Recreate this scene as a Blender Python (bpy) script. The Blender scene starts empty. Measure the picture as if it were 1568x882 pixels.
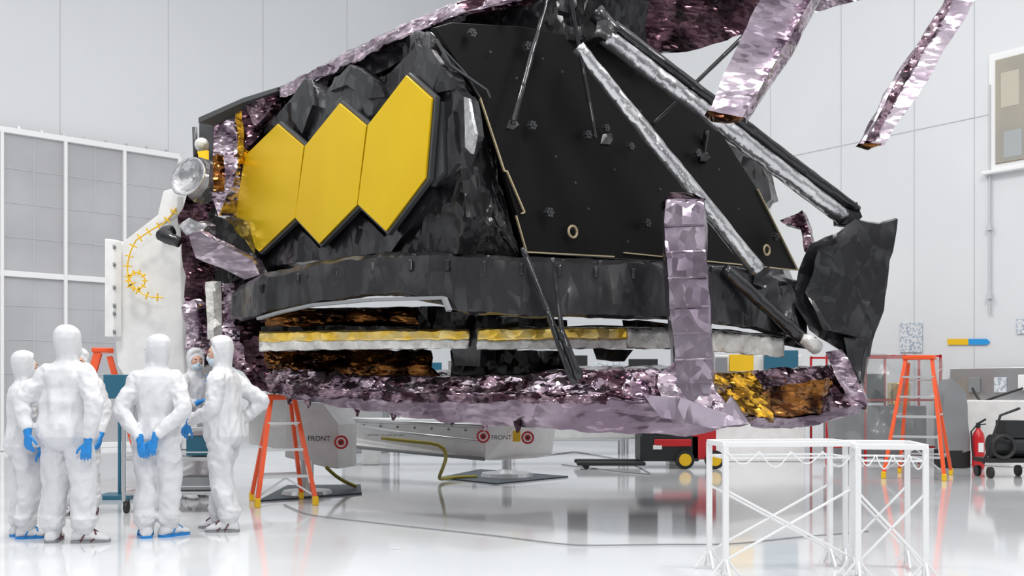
import bpy, bmesh, math, random
from mathutils import Vector, Matrix, noise, Euler
random.seed(7)
F=1524.6; H=1.24
UX,UY=0.645,-0.764
U=Vector((UX,UY,0)); Wd=Vector((0.764,0.645,0)); Z=Vector((0,0,1))
YU=math.atan2(UY,UX); YW=math.atan2(0.645,0.764)
# unprojection helper: image pixel coordinates cast from the camera position to depth Y
def S(a,b,Y): return Vector(((a-784)*Y/F, Y, H-(b-600)*Y/F))
def G(a,b):
    Y=H*F/(b-600); return Vector(((a-784)*Y/F,Y,0))
def wy(a,off=0.0): return (5.215+off)/(0.764*(a-784)/F+0.645)
def vy(a,c=7.3): return c/(0.764-0.645*(a-784)/F)
# ---------------- materials
def new_mat(name,base,rough=.5,metal=0.,spec=.5,c2=None,nscale=3.,bump=None,detail=4,alpha=None,ramp=(.4,.6),facet=None,ior=None,stretch=(1,1,1),rot=(0,0,0),distort=.12):
    m=bpy.data.materials.new(name); m.use_nodes=True
    nt=m.node_tree; b=nt.nodes['Principled BSDF']
    b.inputs['Base Color'].default_value=(*base,1)
    b.inputs['Roughness'].default_value=rough
    b.inputs['Metallic'].default_value=metal
    b.inputs['Specular IOR Level'].default_value=spec
    if ior: b.inputs['IOR'].default_value=ior
    tc=nt.nodes.new('ShaderNodeTexCoord')
    mp=nt.nodes.new('ShaderNodeMapping'); mp.inputs['Scale'].default_value=stretch; mp.inputs['Rotation'].default_value=rot
    nt.links.new(tc.outputs['Object'],mp.inputs['Vector'])
    if c2 is not None:
        n=nt.nodes.new('ShaderNodeTexNoise'); n.inputs['Scale'].default_value=nscale; n.inputs['Detail'].default_value=detail
        r=nt.nodes.new('ShaderNodeValToRGB'); r.color_ramp.elements[0].position=ramp[0]; r.color_ramp.elements[1].position=ramp[1]
        r.color_ramp.elements[0].color=(*base,1); r.color_ramp.elements[1].color=(*c2,1)
        nt.links.new(tc.outputs['Object'],n.inputs['Vector']); nt.links.new(n.outputs['Fac'],r.inputs['Fac']); nt.links.new(r.outputs['Color'],b.inputs['Base Color'])
    nrm=None
    if facet:
        # crumpled sheet: each voronoi cell is a small planar facet with its own tilt
        geo=nt.nodes.new('ShaderNodeNewGeometry'); nrm=geo.outputs['Normal']
        nz=nt.nodes.new('ShaderNodeTexNoise'); nz.inputs['Scale'].default_value=3; nz.inputs['Detail'].default_value=1
        nt.links.new(mp.outputs['Vector'],nz.inputs['Vector'])
        ms=nt.nodes.new('ShaderNodeVectorMath'); ms.operation='SCALE'; ms.inputs['Scale'].default_value=distort
        nt.links.new(nz.outputs['Color'],ms.inputs[0])
        ad=nt.nodes.new('ShaderNodeVectorMath'); ad.operation='ADD'
        nt.links.new(mp.outputs['Vector'],ad.inputs[0]); nt.links.new(ms.outputs[0],ad.inputs[1])
        for sc,k in facet:
            v=nt.nodes.new('ShaderNodeTexVoronoi'); v.inputs['Scale'].default_value=sc
            nt.links.new(ad.outputs[0],v.inputs['Vector'])
            s1=nt.nodes.new('ShaderNodeVectorMath'); s1.operation='SUBTRACT'; s1.inputs[1].default_value=(.5,.5,.5)
            nt.links.new(v.outputs['Color'],s1.inputs[0])
            s2=nt.nodes.new('ShaderNodeVectorMath'); s2.operation='SCALE'; s2.inputs['Scale'].default_value=k
            nt.links.new(s1.outputs[0],s2.inputs[0])
            s3=nt.nodes.new('ShaderNodeVectorMath'); s3.operation='ADD'
            nt.links.new(nrm,s3.inputs[0]); nt.links.new(s2.outputs[0],s3.inputs[1]); nrm=s3.outputs[0]
        nn=nt.nodes.new('ShaderNodeVectorMath'); nn.operation='NORMALIZE'; nt.links.new(nrm,nn.inputs[0]); nrm=nn.outputs[0]
    if bump:
        for kind,sc,st in bump:
            t=nt.nodes.new('ShaderNodeTexNoise'); t.inputs['Detail'].default_value=3; out=t.outputs['Fac']
            if kind=='r': t.noise_type='RIDGED_MULTIFRACTAL'
            t.inputs['Scale'].default_value=sc
            nt.links.new(mp.outputs['Vector'],t.inputs['Vector'])
            bp=nt.nodes.new('ShaderNodeBump'); bp.inputs['Strength'].default_value=st; bp.inputs['Distance'].default_value=.05
            nt.links.new(out,bp.inputs['Height'])
            if nrm: nt.links.new(nrm,bp.inputs['Normal'])
            nrm=bp.outputs['Normal']
    if nrm: nt.links.new(nrm,b.inputs['Normal'])
    if alpha is not None: b.inputs['Alpha'].default_value=alpha
    return m
M={}
M['wall']=new_mat('wall_paint',(.73,.745,.76),.45,c2=(.70,.715,.735),nscale=.3)
M['seam']=new_mat('panel_seam',(.56,.57,.59),.6)
M['floor']=new_mat('floor_epoxy',(.67,.685,.70),.075,spec=.65,ior=1.5,c2=(.64,.655,.675),nscale=.5,bump=[('n',1.2,.01)])
M['white']=new_mat('white_paint',(.82,.82,.81),.35,c2=(.76,.76,.75),nscale=6)
M['frame']=new_mat('frame_white',(.86,.86,.86),.3)
M['tube']=new_mat('barrier_enamel',(.78,.785,.79),.3)
M['screen']=new_mat('screen_fabric',(.43,.43,.45),.7,c2=(.48,.48,.50),nscale=.8)
M['gold']=new_mat('gold_mirror',(.93,.62,.012),.32,metal=.6,spec=.45,c2=(.90,.58,.010),nscale=1.2)
M['edge']=new_mat('mirror_edge',(.07,.073,.078),.4,metal=.3)
M['black']=new_mat('black_kapton',(.006,.006,.007),.2,spec=.45,facet=[(3.5,.4),(12,.3)],bump=[('r',4,.1)],rot=(.5,.3,.4),stretch=(1.3,1.3,.8))
M['black2']=new_mat('black_foil_grey',(.010,.0105,.0125),.22,spec=.6,facet=[(2.2,.34),(8,.22)],bump=[('r',3,.1)],c2=(.016,.016,.019),nscale=2,rot=(.5,.3,.4),stretch=(1.2,1.2,.8))
M['beam']=new_mat('black_wrap',(.013,.0132,.0145),.26,spec=.55,facet=[(2.6,.26),(9,.18)],bump=[('r',3,.1)],c2=(.019,.019,.022),nscale=2,rot=(.3,.2,.1),stretch=(1.5,1.5,.6))
M['panel']=new_mat('black_panel',(.006,.0055,.0055),.5,spec=.15,c2=(.008,.007,.007),nscale=1)
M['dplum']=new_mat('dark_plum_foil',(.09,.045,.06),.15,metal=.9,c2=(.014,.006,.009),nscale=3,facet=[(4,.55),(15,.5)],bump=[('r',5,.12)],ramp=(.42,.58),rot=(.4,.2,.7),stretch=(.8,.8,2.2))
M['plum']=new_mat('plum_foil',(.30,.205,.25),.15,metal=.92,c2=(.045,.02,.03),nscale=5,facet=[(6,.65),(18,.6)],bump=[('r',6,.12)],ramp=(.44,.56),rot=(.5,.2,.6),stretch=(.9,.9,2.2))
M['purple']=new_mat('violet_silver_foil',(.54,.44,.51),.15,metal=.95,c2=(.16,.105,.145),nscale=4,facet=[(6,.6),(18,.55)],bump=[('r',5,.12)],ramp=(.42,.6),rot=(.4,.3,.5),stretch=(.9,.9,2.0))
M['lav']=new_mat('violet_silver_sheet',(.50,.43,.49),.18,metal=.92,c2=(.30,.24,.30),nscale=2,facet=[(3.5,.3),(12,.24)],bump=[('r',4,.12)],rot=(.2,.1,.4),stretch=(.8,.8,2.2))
M['lavd']=new_mat('violet_sheet_shaded',(.36,.29,.345),.2,metal=.92,c2=(.19,.14,.18),nscale=1.8,facet=[(3,.3),(12,.26)],bump=[('r',4,.12)],rot=(.1,.1,.4),stretch=(.6,.6,2.4))  # darkened copy of the violet sheet; underside shade is put into its colour
M['lavcol']=new_mat('violet_column_wrap',(.42,.36,.425),.18,metal=.92,c2=(.29,.235,.30),nscale=2,facet=[(3,.26),(11,.22)],bump=[('r',4,.12)],rot=(.2,.5,.1),stretch=(1.2,1.2,.8))
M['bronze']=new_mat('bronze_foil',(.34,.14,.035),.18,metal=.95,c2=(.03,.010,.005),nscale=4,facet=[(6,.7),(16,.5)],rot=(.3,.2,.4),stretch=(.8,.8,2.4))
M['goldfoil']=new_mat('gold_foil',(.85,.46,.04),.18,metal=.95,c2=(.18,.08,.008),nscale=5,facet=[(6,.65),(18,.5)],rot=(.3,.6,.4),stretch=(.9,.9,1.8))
M['silver']=new_mat('silver_foil',(.66,.66,.67),.24,metal=.88,c2=(.50,.50,.52),nscale=3,facet=[(5,.3),(16,.2)],bump=[('n',8,.2)])
M['whitefoil']=new_mat('white_foil',(.76,.75,.72),.4,metal=.3,c2=(.58,.57,.54),nscale=7,facet=[(9,.55)],bump=[('n',14,.35)])
M['goldband']=new_mat('gold_band',(.94,.60,.06),.26,metal=.6,c2=(.85,.66,.26),nscale=5,facet=[(9,.4)])
M['tan']=new_mat('tan_edge',(.50,.41,.25),.5)
M['steel']=new_mat('steel',(.55,.56,.57),.3,metal=.8)
M['grey']=new_mat('grey_plastic',(.24,.25,.26),.5)
M['dark']=new_mat('dark_rubber',(.015,.016,.017),.5)
M['mat']=new_mat('blue_black_mat',(.02,.035,.05),.45)
M['orange']=new_mat('orange_fibreglass',(.86,.10,.02),.4)
M['alu']=new_mat('aluminium',(.70,.71,.72),.35,metal=.6)
M['yellow']=new_mat('yellow_plastic',(.85,.52,.01),.4)
M['hose']=new_mat('yellow_hose',(.30,.25,.02),.5)
M['red']=new_mat('red_paint',(.55,.015,.02),.3)
M['blue']=new_mat('blue_nitrile',(.01,.22,.60),.4,bump=[('n',60,.15)])
M['teal']=new_mat('teal_screen',(.02,.12,.19),.35)
M['sign']=new_mat('sign_blue',(.02,.30,.70),.5)
M['cloth']=new_mat('coverall_cloth',(.66,.665,.685),.8,spec=.15,c2=(.62,.625,.65),nscale=3,bump=[('r',4,.26),('n',9,.3)],stretch=(1.4,1.4,.8),rot=(.2,.3,.1))
M['skin']=new_mat('skin',(.62,.36,.26),.5)
M['hair']=new_mat('brow',(.05,.03,.02),.7)
M['mask']=new_mat('face_mask',(.50,.60,.68),.8)
M['tie']=new_mat('tie_maroon',(.12,.03,.04),.7)
M['olive']=new_mat('window_interior',(.16,.10,.02),.6,c2=(.26,.17,.04),nscale=.6)
M['glass']=new_mat('glass',(.9,.95,.95),.03,alpha=.18)
M['film']=new_mat('plastic_film',(.30,.33,.33),.15,alpha=.45,facet=[(4,.6)])
M['paper']=new_mat('paper',(.70,.72,.74),.6,c2=(.35,.42,.5),nscale=22,ramp=(.5,.56))
# ---------------- builders
def empty(name,loc=(0,0,0)):
    e=bpy.data.objects.new(name,None); e.location=loc; e.empty_display_size=.2
    bpy.context.collection.objects.link(e); return e
def finish(bm,name,mats,parent=None,smooth=False,norm=True,sharp=None):
    if norm: bmesh.ops.recalc_face_normals(bm,faces=bm.faces[:])
    me=bpy.data.meshes.new(name); bm.to_mesh(me); bm.free()
    if not isinstance(mats,(list,tuple)): mats=[mats]
    for m in mats: me.materials.append(m)
    if smooth:
        for p in me.polygons: p.use_smooth=True
    if sharp:
        for p in me.polygons: p.use_smooth=True
        me.set_sharp_from_angle(angle=math.radians(sharp))
    o=bpy.data.objects.new(name,me); bpy.context.collection.objects.link(o)
    if parent: o.parent=parent
    return o
def fin_local(bm,name,mats,parent,smooth=False):
    return finish(bm,name,mats,parent,smooth)
def bevel(o,w=.01,s=2):
    m=o.modifiers.new('bev','BEVEL'); m.width=w; m.segments=s; m.limit_method='ANGLE'; return o
def add_box(bm,c,d,yaw=0,mi=0,rot=None):
    R=Matrix.Rotation(yaw,4,'Z') if rot is None else rot.to_4x4()
    r=bmesh.ops.create_cube(bm,size=1,matrix=Matrix.Translation(Vector(c))@R@Matrix.Diagonal((d[0],d[1],d[2],1)))
    fs=set()
    for v in r['verts']:
        for f in v.link_faces: fs.add(f)
    for f in fs: f.material_index=mi
def box(name,c,d,yaw,mat,parent=None,bev=.01):
    bm=bmesh.new(); add_box(bm,c,d,yaw); o=finish(bm,name,mat,parent)
    if bev: bevel(o,bev)
    return o
def add_bar(bm,a,b,w,d,mi=0,up=Z):
    a=Vector(a);b=Vector(b); t=(b-a); L=t.length; t.normalize()
    s=t.cross(up)
    if s.length<1e-4: s=t.cross(Vector((1,0,0)))
    s.normalize(); n=s.cross(t)
    R=Matrix((s,t,n)).transposed()
    add_box(bm,(a+b)/2,(w,L,d),0,mi,R)
def frames(P):
    T=[]
    for i in range(len(P)):
        t=(P[min(i+1,len(P)-1)]-P[max(i-1,0)]).normalized(); T.append(t)
    ref=Vector((0,0,1)) if abs(T[0].z)<.85 else Vector((0,1,0))
    out=[]; s=T[0].cross(ref).normalized()
    for t in T:
        s=(s-t*s.dot(t))
        if s.length<1e-5: s=t.cross(Vector((1,0,0)))
        s.normalize(); out.append((s.copy(),t.cross(s).normalized()))
    return out
def resample(P,R,step):
    P=[Vector(p) for p in P]; OP=[];OR=[]
    for i in range(len(P)-1):
        n=max(1,int((P[i+1]-P[i]).length/step))
        for k in range(n):
            f=k/n; OP.append(P[i].lerp(P[i+1],f)); OR.append(R[i]*(1-f)+R[i+1]*f)
    OP.append(P[-1]); OR.append(R[-1]); return OP,OR
def add_tube(bm,P,R,n=12,mi=0,step=None,fold=0,ff=30,flat=1.0,smoothp=0,drape=0):
    P=[Vector(p) for p in P]
    if not isinstance(R,(list,tuple)): R=[R]*len(P)
    if step:
        P,R=resample(P,R,step)
        for _ in range(smoothp):
            P=[P[0]]+[(P[i-1]+P[i]*2+P[i+1])/4 for i in range(1,len(P)-1)]+[P[-1]]
    fr=frames(P); rings=[]
    for i,p in enumerate(P):
        s,b=fr[i]; ring=[]
        for k in range(n):
            a=2*math.pi*k/n; d=s*math.cos(a)+b*math.sin(a)*flat
            r=R[i]
            if fold: r*=1+fold*noise.noise((p+d*r)*ff)
            if drape:
                q_=p+d*r; q2=Vector((q_.x+.5*q_.z,q_.y-.3*q_.z,q_.z*.75))
                r*=1+drape*(.35-abs(noise.noise(q2*ff)))+drape*.6*(.3-abs(noise.noise(q2*ff*1.9+Vector((3,7,1)))))
            ring.append(bm.verts.new(p+d*r))
        rings.append(ring)
    for i in range(len(rings)-1):
        for k in range(n):
            f=bm.faces.new((rings[i][k],rings[i][(k+1)%n],rings[i+1][(k+1)%n],rings[i+1][k])); f.material_index=mi
    f=bm.faces.new(rings[0][::-1]); f.material_index=mi
    f=bm.faces.new(rings[-1]); f.material_index=mi
def tube(name,P,R,mat,parent=None,n=12,step=None,fold=0,ff=30,flat=1.0,smooth=True,smoothp=0):
    bm=bmesh.new(); add_tube(bm,P,R,n,0,step,fold,ff,flat,smoothp)
    return finish(bm,name,mat,parent,smooth)
def crumple(bm,cell,amp,f1=3.5,jit=.12):
    for it in range(7):
        es=[e for e in bm.edges if e.calc_length()>cell*1.6]
        if not es: break
        bmesh.ops.subdivide_edges(bm,edges=es,cuts=1)
        bmesh.ops.triangulate(bm,faces=[f for f in bm.faces if len(f.verts)>3])
    for v in bm.verts:
        p=v.co
        v.co=p+noise.noise_vector(p*f1)*amp+noise.noise_vector(p*f1*3+Vector((5,1,2)))*amp*.4+Vector((random.uniform(-1,1),random.uniform(-1,1),random.uniform(-1,1)))*amp*jit
def foil(name,pts,thick,mat,parent,cell=.09,amp=.03,f1=3.5,sharp=28,jit=.06):
    bm=bmesh.new(); vs=[bm.verts.new(p) for p in pts]; f=bm.faces.new(vs)
    r=bmesh.ops.extrude_face_region(bm,geom=[f]); 
    for g in r['geom']:
        if isinstance(g,bmesh.types.BMVert): g.co+=Vector(thick)
    bmesh.ops.recalc_face_normals(bm,faces=bm.faces[:])
    bmesh.ops.triangulate(bm,faces=bm.faces[:])
    if cell: crumple(bm,cell,amp,f1,jit)
    return finish(bm,name,mat,parent,sharp=sharp)
def slab(name,pts,thick,mat,parent,bev=0):
    bm=bmesh.new(); vs=[bm.verts.new(p) for p in pts]; f=bm.faces.new(vs)
    r=bmesh.ops.extrude_face_region(bm,geom=[f])
    for g in r['geom']:
        if isinstance(g,bmesh.types.BMVert): g.co+=Vector(thick)
    o=finish(bm,name,mat,parent)
    if bev: bevel(o,bev)
    return o
def loft(name,rows,nu,nv,amp,mat,parent,f1=4,thick=.02,fringe=0,jit=.06,sharp=28):
    rows=[[Vector(p) for p in r] for r in rows]
    def ref(row):
        n=len(row)-1; out=[]
        for k in range(nu):
            t=k/(nu-1)*n; i=min(int(t),n-1); out.append(row[i].lerp(row[i+1],t-i))
        return out
    R=[ref(r) for r in rows]; g=[]
    for i in range(len(R)-1):
        for j in range(nv):
            g.append([R[i][k].lerp(R[i+1][k],j/nv) for k in range(nu)])
    g.append(R[-1]); bm=bmesh.new(); V=[]
    for ri,row in enumerate(g):
        rr=[]
        for p in row:
            a=amp
            q=p+noise.noise_vector(p*f1)*a+noise.noise_vector(p*f1*3)*a*.5+Vector((random.uniform(-1,1),random.uniform(-1,1),random.uniform(-1,1)))*a*jit
            if fringe and ri==len(g)-1: q.z+=random.uniform(-1,1)*fringe
            rr.append(bm.verts.new(q))
        V.append(rr)
    for i in range(len(V)-1):
        for k in range(nu-1):
            a,b,c,d=V[i][k],V[i][k+1],V[i+1][k+1],V[i+1][k]
            if random.random()<.5: bm.faces.new((a,b,c)); bm.faces.new((a,c,d))
            else: bm.faces.new((a,b,d)); bm.faces.new((b,c,d))
    o=finish(bm,name,mat,parent,norm=False,sharp=sharp)
    if thick:
        m=o.modifiers.new('s','SOLIDIFY'); m.thickness=thick; m.offset=0
    return o
# ---------------- room
def LW(a,z,off=0): return Vector((-10.8+.764*a+UX*off,21+.645*a+UY*off,z))
def RW(b,z,off=0): return Vector((8.74-UX*b-.764*off,17-UY*b-.645*off,z))
def bpx(px): k=(px-784)/F; return (8.74-17*k)/(.645+.764*k)
bm=bmesh.new(); 
vs=[bm.verts.new(p) for p in [(-26,-4,0),(26,-4,0),(26,40,0),(-26,40,0)]]; bm.faces.new(vs)
r=bmesh.ops.extrude_face_region(bm,geom=bm.faces[:])
for g in r['geom']:
    if isinstance(g,bmesh.types.BMVert): g.co.z=-.2
finish(bm,'floor',M['floor'])
HW=15
c=(LW(-13,0)+LW(12.4,0))/2-U*.15; o=box('wall_left',(c.x,c.y,HW/2),(25.4,.3,HW),YW,M['wall'],None,0)
c=(RW(15.7,0)+RW(-9,0))/2+Wd*.15; o=box('wall_right',(c.x,c.y,HW/2),(24.7,.3,HW),YU,M['wall'],None,0)
bm=bmesh.new()
for a in [-6,-3.6,-1.2,1.2,3.6,6.0,8.4]:
    add_box(bm,LW(a,HW/2+1,.004),(.012,.012,HW-4),YW)
finish(bm,'trim_1',M['seam'])
bm=bmesh.new()
for px in (1180,1288,1400,1492):
    add_box(bm,RW(bpx(px),HW/2,.004),(.012,.012,HW-.4),YU)
for b in(-2.5,-5): add_box(bm,RW(b,HW/2,.004),(.012,.012,HW-.4),YU)
add_box(bm,RW(4,6.1,.004),(22,.012,.012),YU)
finish(bm,'trim_2',M['seam'])
bm=bmesh.new()
add_box(bm,RW(bpx(1518),4.6,.05),(.025,.05,4.0),YU)
for z in(4.1,2.9): add_box(bm,RW(bpx(1518),z,.08),(.08,.08,.08),YU)
finish(bm,'trim_3',M['seam'])
box('baseboard_right',RW(3,.08,.02),(22,.04,.16),YU,M['seam'],None,0)
box('baseboard_left',LW(0,.08,.02),(24,.04,.16),YW,M['seam'],None,0)
E=empty('folding_screen_partition')
bm=bmesh.new(); A0=-9.8; A1=3.75
for z in (6.72,3.72): add_box(bm,LW((A0+A1)/2,z,.25),(A1-A0,.12,.12),YW)
add_box(bm,LW((A0+A1)/2,.06,.25),(A1-A0,.12,.12),YW)
a=A1
while a>A0-.1:
    add_box(bm,LW(a,3.36,.27),(.07,.12,6.7),YW); a-=1.26
bevel(finish(bm,'frame_rails',M['frame'],E),.01)
bm=bmesh.new(); add_box(bm,LW((A0+A1)/2,3.36,.21),(A1-A0-.02,.03,6.6),YW); finish(bm,'fabric_screen',M['screen'],E)
bm=bmesh.new()
z=.9
while z<6.6:
    add_box(bm,LW((A0+A1)/2,z,.23),(A1-A0-.02,.012,.012),YW); z+=.72
a=A1-.63
while a>A0: add_box(bm,LW(a,3.36,.23),(.012,.012,6.6),YW); a-=1.26
finish(bm,'screen_ribs',M['seam'],E)
bm=bmesh.new(); a=A1-.3
while a>A0: add_box(bm,LW(a,6.8,.25),(.05,.05,.08),YW); a-=.45
finish(bm,'hangers',M['steel'],E)
E=empty('window_1')
bc,bw=-.75,2.5
box('frame_outer',RW(bc,6.1,.02),(bw+.15,.06,2.05),YU,M['frame'],E,.01)
box('room_behind',RW(bc,6.1,.055),(bw-.1,.02,1.8),YU,M['olive'],E,0)
box('mullion',RW(bc,6.1,.08),(.06,.05,1.8),YU,M['frame'],E,.005)
box('interior_desk',RW(.15,5.5,.075),(.3,.03,.45),YU,M['grey'],E,0)
box('interior_blind',RW(.2,6.45,.07),(.3,.02,.6),YU,M['tan'],E,0)
box('sill',RW(bc,5.06,.08),(bw+.3,.16,.06),YU,M['frame'],E,.01)
box('pane',RW(bc,6.1,.1),(bw-.12,.01,1.8),YU,M['glass'],E,0)
def wsign(name,px,py,w,h,mat):
    b=bpx(px); p=RW(b,0); z=H-(py-600)*p.y/F
    return box(name,RW(b,z,.02),(w,.02,h),YU,mat,None,0)
wsign('notice_poster',1388,517,.24,.55,M['paper']); wsign('notice_poster',1405,517,.2,.55,M['paper'])
wsign('warning_placard',1564,500,.14,.25,M['paper'])
E=empty('direction_arrow_sign')
def wp(px,py,off=.02):
    b=bpx(px); p=RW(b,0); return RW(b,H-(py-600)*p.y/F,off)
slab('yellow_half',[wp(1452,519),wp(1484,519),wp(1484,528),wp(1452,528)],-Wd*.01,M['yellow'],E)
slab('blue_half',[wp(1484,519),wp(1512,519),wp(1517,523.5),wp(1512,528),wp(1484,528)],-Wd*.01,M['sign'],E)
# ---------------- telescope
T=empty('space_telescope')
hexes=[[(425,187),(466,222),(452,335),(396,388),(357,350),(373,238)],
[(520,155),(562,190),(547,315),(488,376),(450,335),(466,222)],
[(622,112),(662,148),(652,273),(590,357),(546,315),(562,190)]]
for i,hx in enumerate(hexes):
    pts=[S(a,b,wy(a)) for a,b in hx]; c=sum(pts,Vector())/6
    gp=[c+(p-c)*.974 for p in pts]
    slab('mirror_segment_%d'%i,gp,Wd*.025,M['gold'],T,.005)
    rp=[c+(p-c)*1.02+Wd*.026 for p in pts]
    slab('segment_rim_%d'%i,rp,Wd*.06,M['edge'],T,.008)
    bp=[c+(p-c)*.9+Wd*.1 for p in pts]
    foil('segment_back_%d'%i,bp,Wd*.25,M['black2'],T,.12,.02)
def fp(name,pp,off,th,mat,cell=.09,amp=.01,par=T,dirn=Wd):
    return foil(name,[S(a,b,wy(a,off)) for a,b in pp],dirn*th,mat,par,cell,amp)
fp('wing_block_a',[(388,215),(440,158),(468,120),(500,150),(515,160),(466,228),(425,192)],.16,.2,M['black2'])
fp('wing_block_a2',[(436,165),(462,128),(470,120),(478,160),(462,205)],.1,.06,M['black2'],.1,.01)
fp('wing_block_b',[(466,222),(503,135),(535,98),(575,130),(590,150),(562,196),(520,160)],.16,.22,M['black2'])
fp('wing_block_b2',[(505,140),(512,118),(548,104),(582,130),(590,148),(560,150),(530,130)],.12,.08,M['black2'],.1,.01)
fp('wing_block_c',[(562,190),(598,110),(640,68),(675,100),(690,140),(662,150),(622,116)],.16,.22,M['black2'])
fp('wing_block_c2',[(628,112),(642,72),(660,74),(688,118),(690,138),(664,144)],.1,.06,M['black2'],.1,.01)
fp('wing_block_d',[(655,150),(690,130),(712,150),(718,205),(695,262),(680,275),(652,290)],.14,.16,M['black2'],.1,.012)
fp('wing_block_d2',[(664,160),(676,155),(680,262),(660,285)],.1,.05,M['edge'],0,0)
fp('wing_block_d3',[(684,185),(694,170),(700,250),(686,270)],.1,.05,M['black2'],0,0)
fp('wing_block_e',[(548,90),(590,62),(648,42),(670,60),(700,100),(720,140),(690,150),(640,80),(560,120)],.5,.12,M['black2'],.12,.02)
fp('lower_block',[(590,357),(652,280),(690,270),(705,250),(715,330),(700,390),(590,395)],.2,.2,M['black'],.1,.03)
fp('silver_flap',[(710,148),(717,150),(727,205),(722,235),(712,225)],.08,.03,M['silver'],.05,.008)
fp('lower_rail',[(400,390),(455,345),(470,360),(490,380),(548,325),(590,362),(600,350),(660,282),(665,300),(600,385),(400,410)],.14,.15,M['black2'],.1,.015)
fp('left_rim',[(333,345),(372,232),(378,240),(362,350),(396,392),(392,400),(350,362)],.05,.1,M['edge'],0,0)
cols=[(335,338,350),(360,255,400),(400,200,420),(440,152,425),(480,125,412),(550,92,402),(620,58,398),(660,50,395),(700,110,394),(735,165,394),(762,275,396),(790,375,398)]
def by(a): return wy(a,.6) if a<660 else (9.35+ (a-660)*.0028)
loft('core_wrap',[[S(a,t,by(a)) for a,t,b in cols],[S(a,(t+b)/2,by(a)-.08) for a,t,b in cols],[S(a,b,by(a)) for a,t,b in cols]],70,14,.05,M['black'],T,thick=.05,f1=2.2)
foil('backplane_core',[S(420,420,12.2),S(430,170,12.2),S(660,60,10.6),S(900,40,10.9),S(1150,300,12.8),S(1200,420,12.9),S(800,430,10.6)],Vector((.5,1.2,0)),M['black'],T,.3,.05)
PP=[(664,42),(692,34),(800,40),(915,62),(1010,88),(1090,180),(1160,290),(1222,414),(806,386),(790,325),(760,225),(735,150),(712,112)]
slab('side_shield_panel',[S(a,b,vy(a)) for a,b in PP],Vector((-UX,-UY,0))*.06,M['panel'],T,.01)
def pp3(a,b,off=0): return S(a,b,vy(a,7.3-off))
def strip(name,pl,w,mat,off=.02):
    bm=bmesh.new()
    for i in range(len(pl)-1): add_bar(bm,pp3(*pl[i],off),pp3(*pl[i+1],off),w,.02,0,U)
    return finish(bm,name,mat,T)
strip('panel_edge_upper',[(735,150),(760,225),(772,262),(776,262),(803,325),(798,327)],.014,M['tan'])
strip('panel_edge_left',[(664,60),(712,112),(735,150)],.016,M['edge'])
strip('panel_edge_lower',[(790,330),(806,386),(940,393)],.012,M['tan'])
strip('panel_edge_right',[(955,387),(1222,414),(1160,290)],.012,M['tan'])
strip('panel_edge_top',[(668,60),(690,100),(745,138),(750,150)],.022,M['edge'],.06)
for i,(a,b,r) in enumerate([(812,193,.045),(838,326,.05),(988,342,.045),(897,207,.045),(1065,235,.045),(1185,363,.05),(720,52,.04),(805,72,.045),(925,197,.04),(963,225,.04),(975,110,.04),(712,345,.045)]):
    bm=bmesh.new(); c=pp3(a,b,.05); s=Wd
    for k in range(6):
        an=k*math.pi/3; q=c+(s*math.cos(an)+Z*math.sin(an))*r*.7
        add_tube(bm,[q,q+U*.05],[r*.33,r*.33],8)
    add_tube(bm,[c,c+U*.055],[r*.3,r*.3],8)
    finish(bm,'retaining_cap_%d'%i,M['edge'],T)
for i,(a,b) in enumerate([(877,355),(1174,383)]):
    c=pp3(a,b,.05); bm=bmesh.new()
    R=[c+(Wd*math.cos(k*math.pi/12)+Z*math.sin(k*math.pi/12))*.058 for k in range(25)]
    add_tube(bm,R,.014,8); finish(bm,'port_ring_%d'%i,M['tan'],T,True)
# fasteners along the shield panel
bm=bmesh.new()
for (a,b) in [(830,90),(860,110),(905,100),(980,170),(1000,230),(940,260),(880,280),(900,320),(1010,290),(1060,320),(1110,350),(1040,370),(960,370),(850,240),(790,120),(750,80),(1100,260),(1130,320)]:
    c=pp3(a,b,.03); add_tube(bm,[c,c+U*.015],[.012,.012],8)
finish(bm,'panel_fasteners',M['edge'],T)
top=[(425,138,11.7),(470,115,11.3),(520,88,10.9),(600,48,10.2),(660,22,9.9),(720,-2,9.6),(830,-45,9.2)]
bot=[(430,152,11.6),(475,130,11.2),(525,104,10.8),(600,66,10.1),(660,40,9.8),(720,20,9.5),(800,0,9.3)]
loft('ridge_cover',[[S(a,b,Y+1.2) for a,b,Y in top],[S(a,b,Y) for a,b,Y in top],[S(a,b,Y) for a,b,Y in bot]],80,5,.03,M['purple'],T)
foil('ridge_black',[S(560,80,10.6),S(655,38,10),S(730,14,9.9),S(830,-15,9.9),S(930,-20,9.9),S(930,60,10.1),S(800,60,9.9),S(690,52,9.6),S(640,66,10)],Wd*.6,M['black'],T,.12,.04)
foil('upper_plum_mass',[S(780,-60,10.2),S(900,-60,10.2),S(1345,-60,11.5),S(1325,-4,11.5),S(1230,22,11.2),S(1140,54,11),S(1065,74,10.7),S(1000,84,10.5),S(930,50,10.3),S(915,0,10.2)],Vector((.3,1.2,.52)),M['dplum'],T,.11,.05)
foil('upper_purple_edge',[S(1235,-60,10.9),S(1335,-60,11.3),S(1326,-2,11.3),S(1242,20,11)],Vector((.03,.1,.04)),M['purple'],T,.1,.015)
foil('upper_purple_ridge',[S(700,5,9.5),S(760,-10,9.45),S(860,-40,9.4),S(860,-20,9.4),S(790,8,9.45),S(720,22,9.5)],Wd*.1,M['dplum'],T,.07,.03)
def strut(name,a,b,ra,rb,mat,fold=.1,n=16,st=.05,ff=9):
    return tube(name,[a,b],[ra,rb],mat,T,n,st,fold,ff,1,True)
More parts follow.
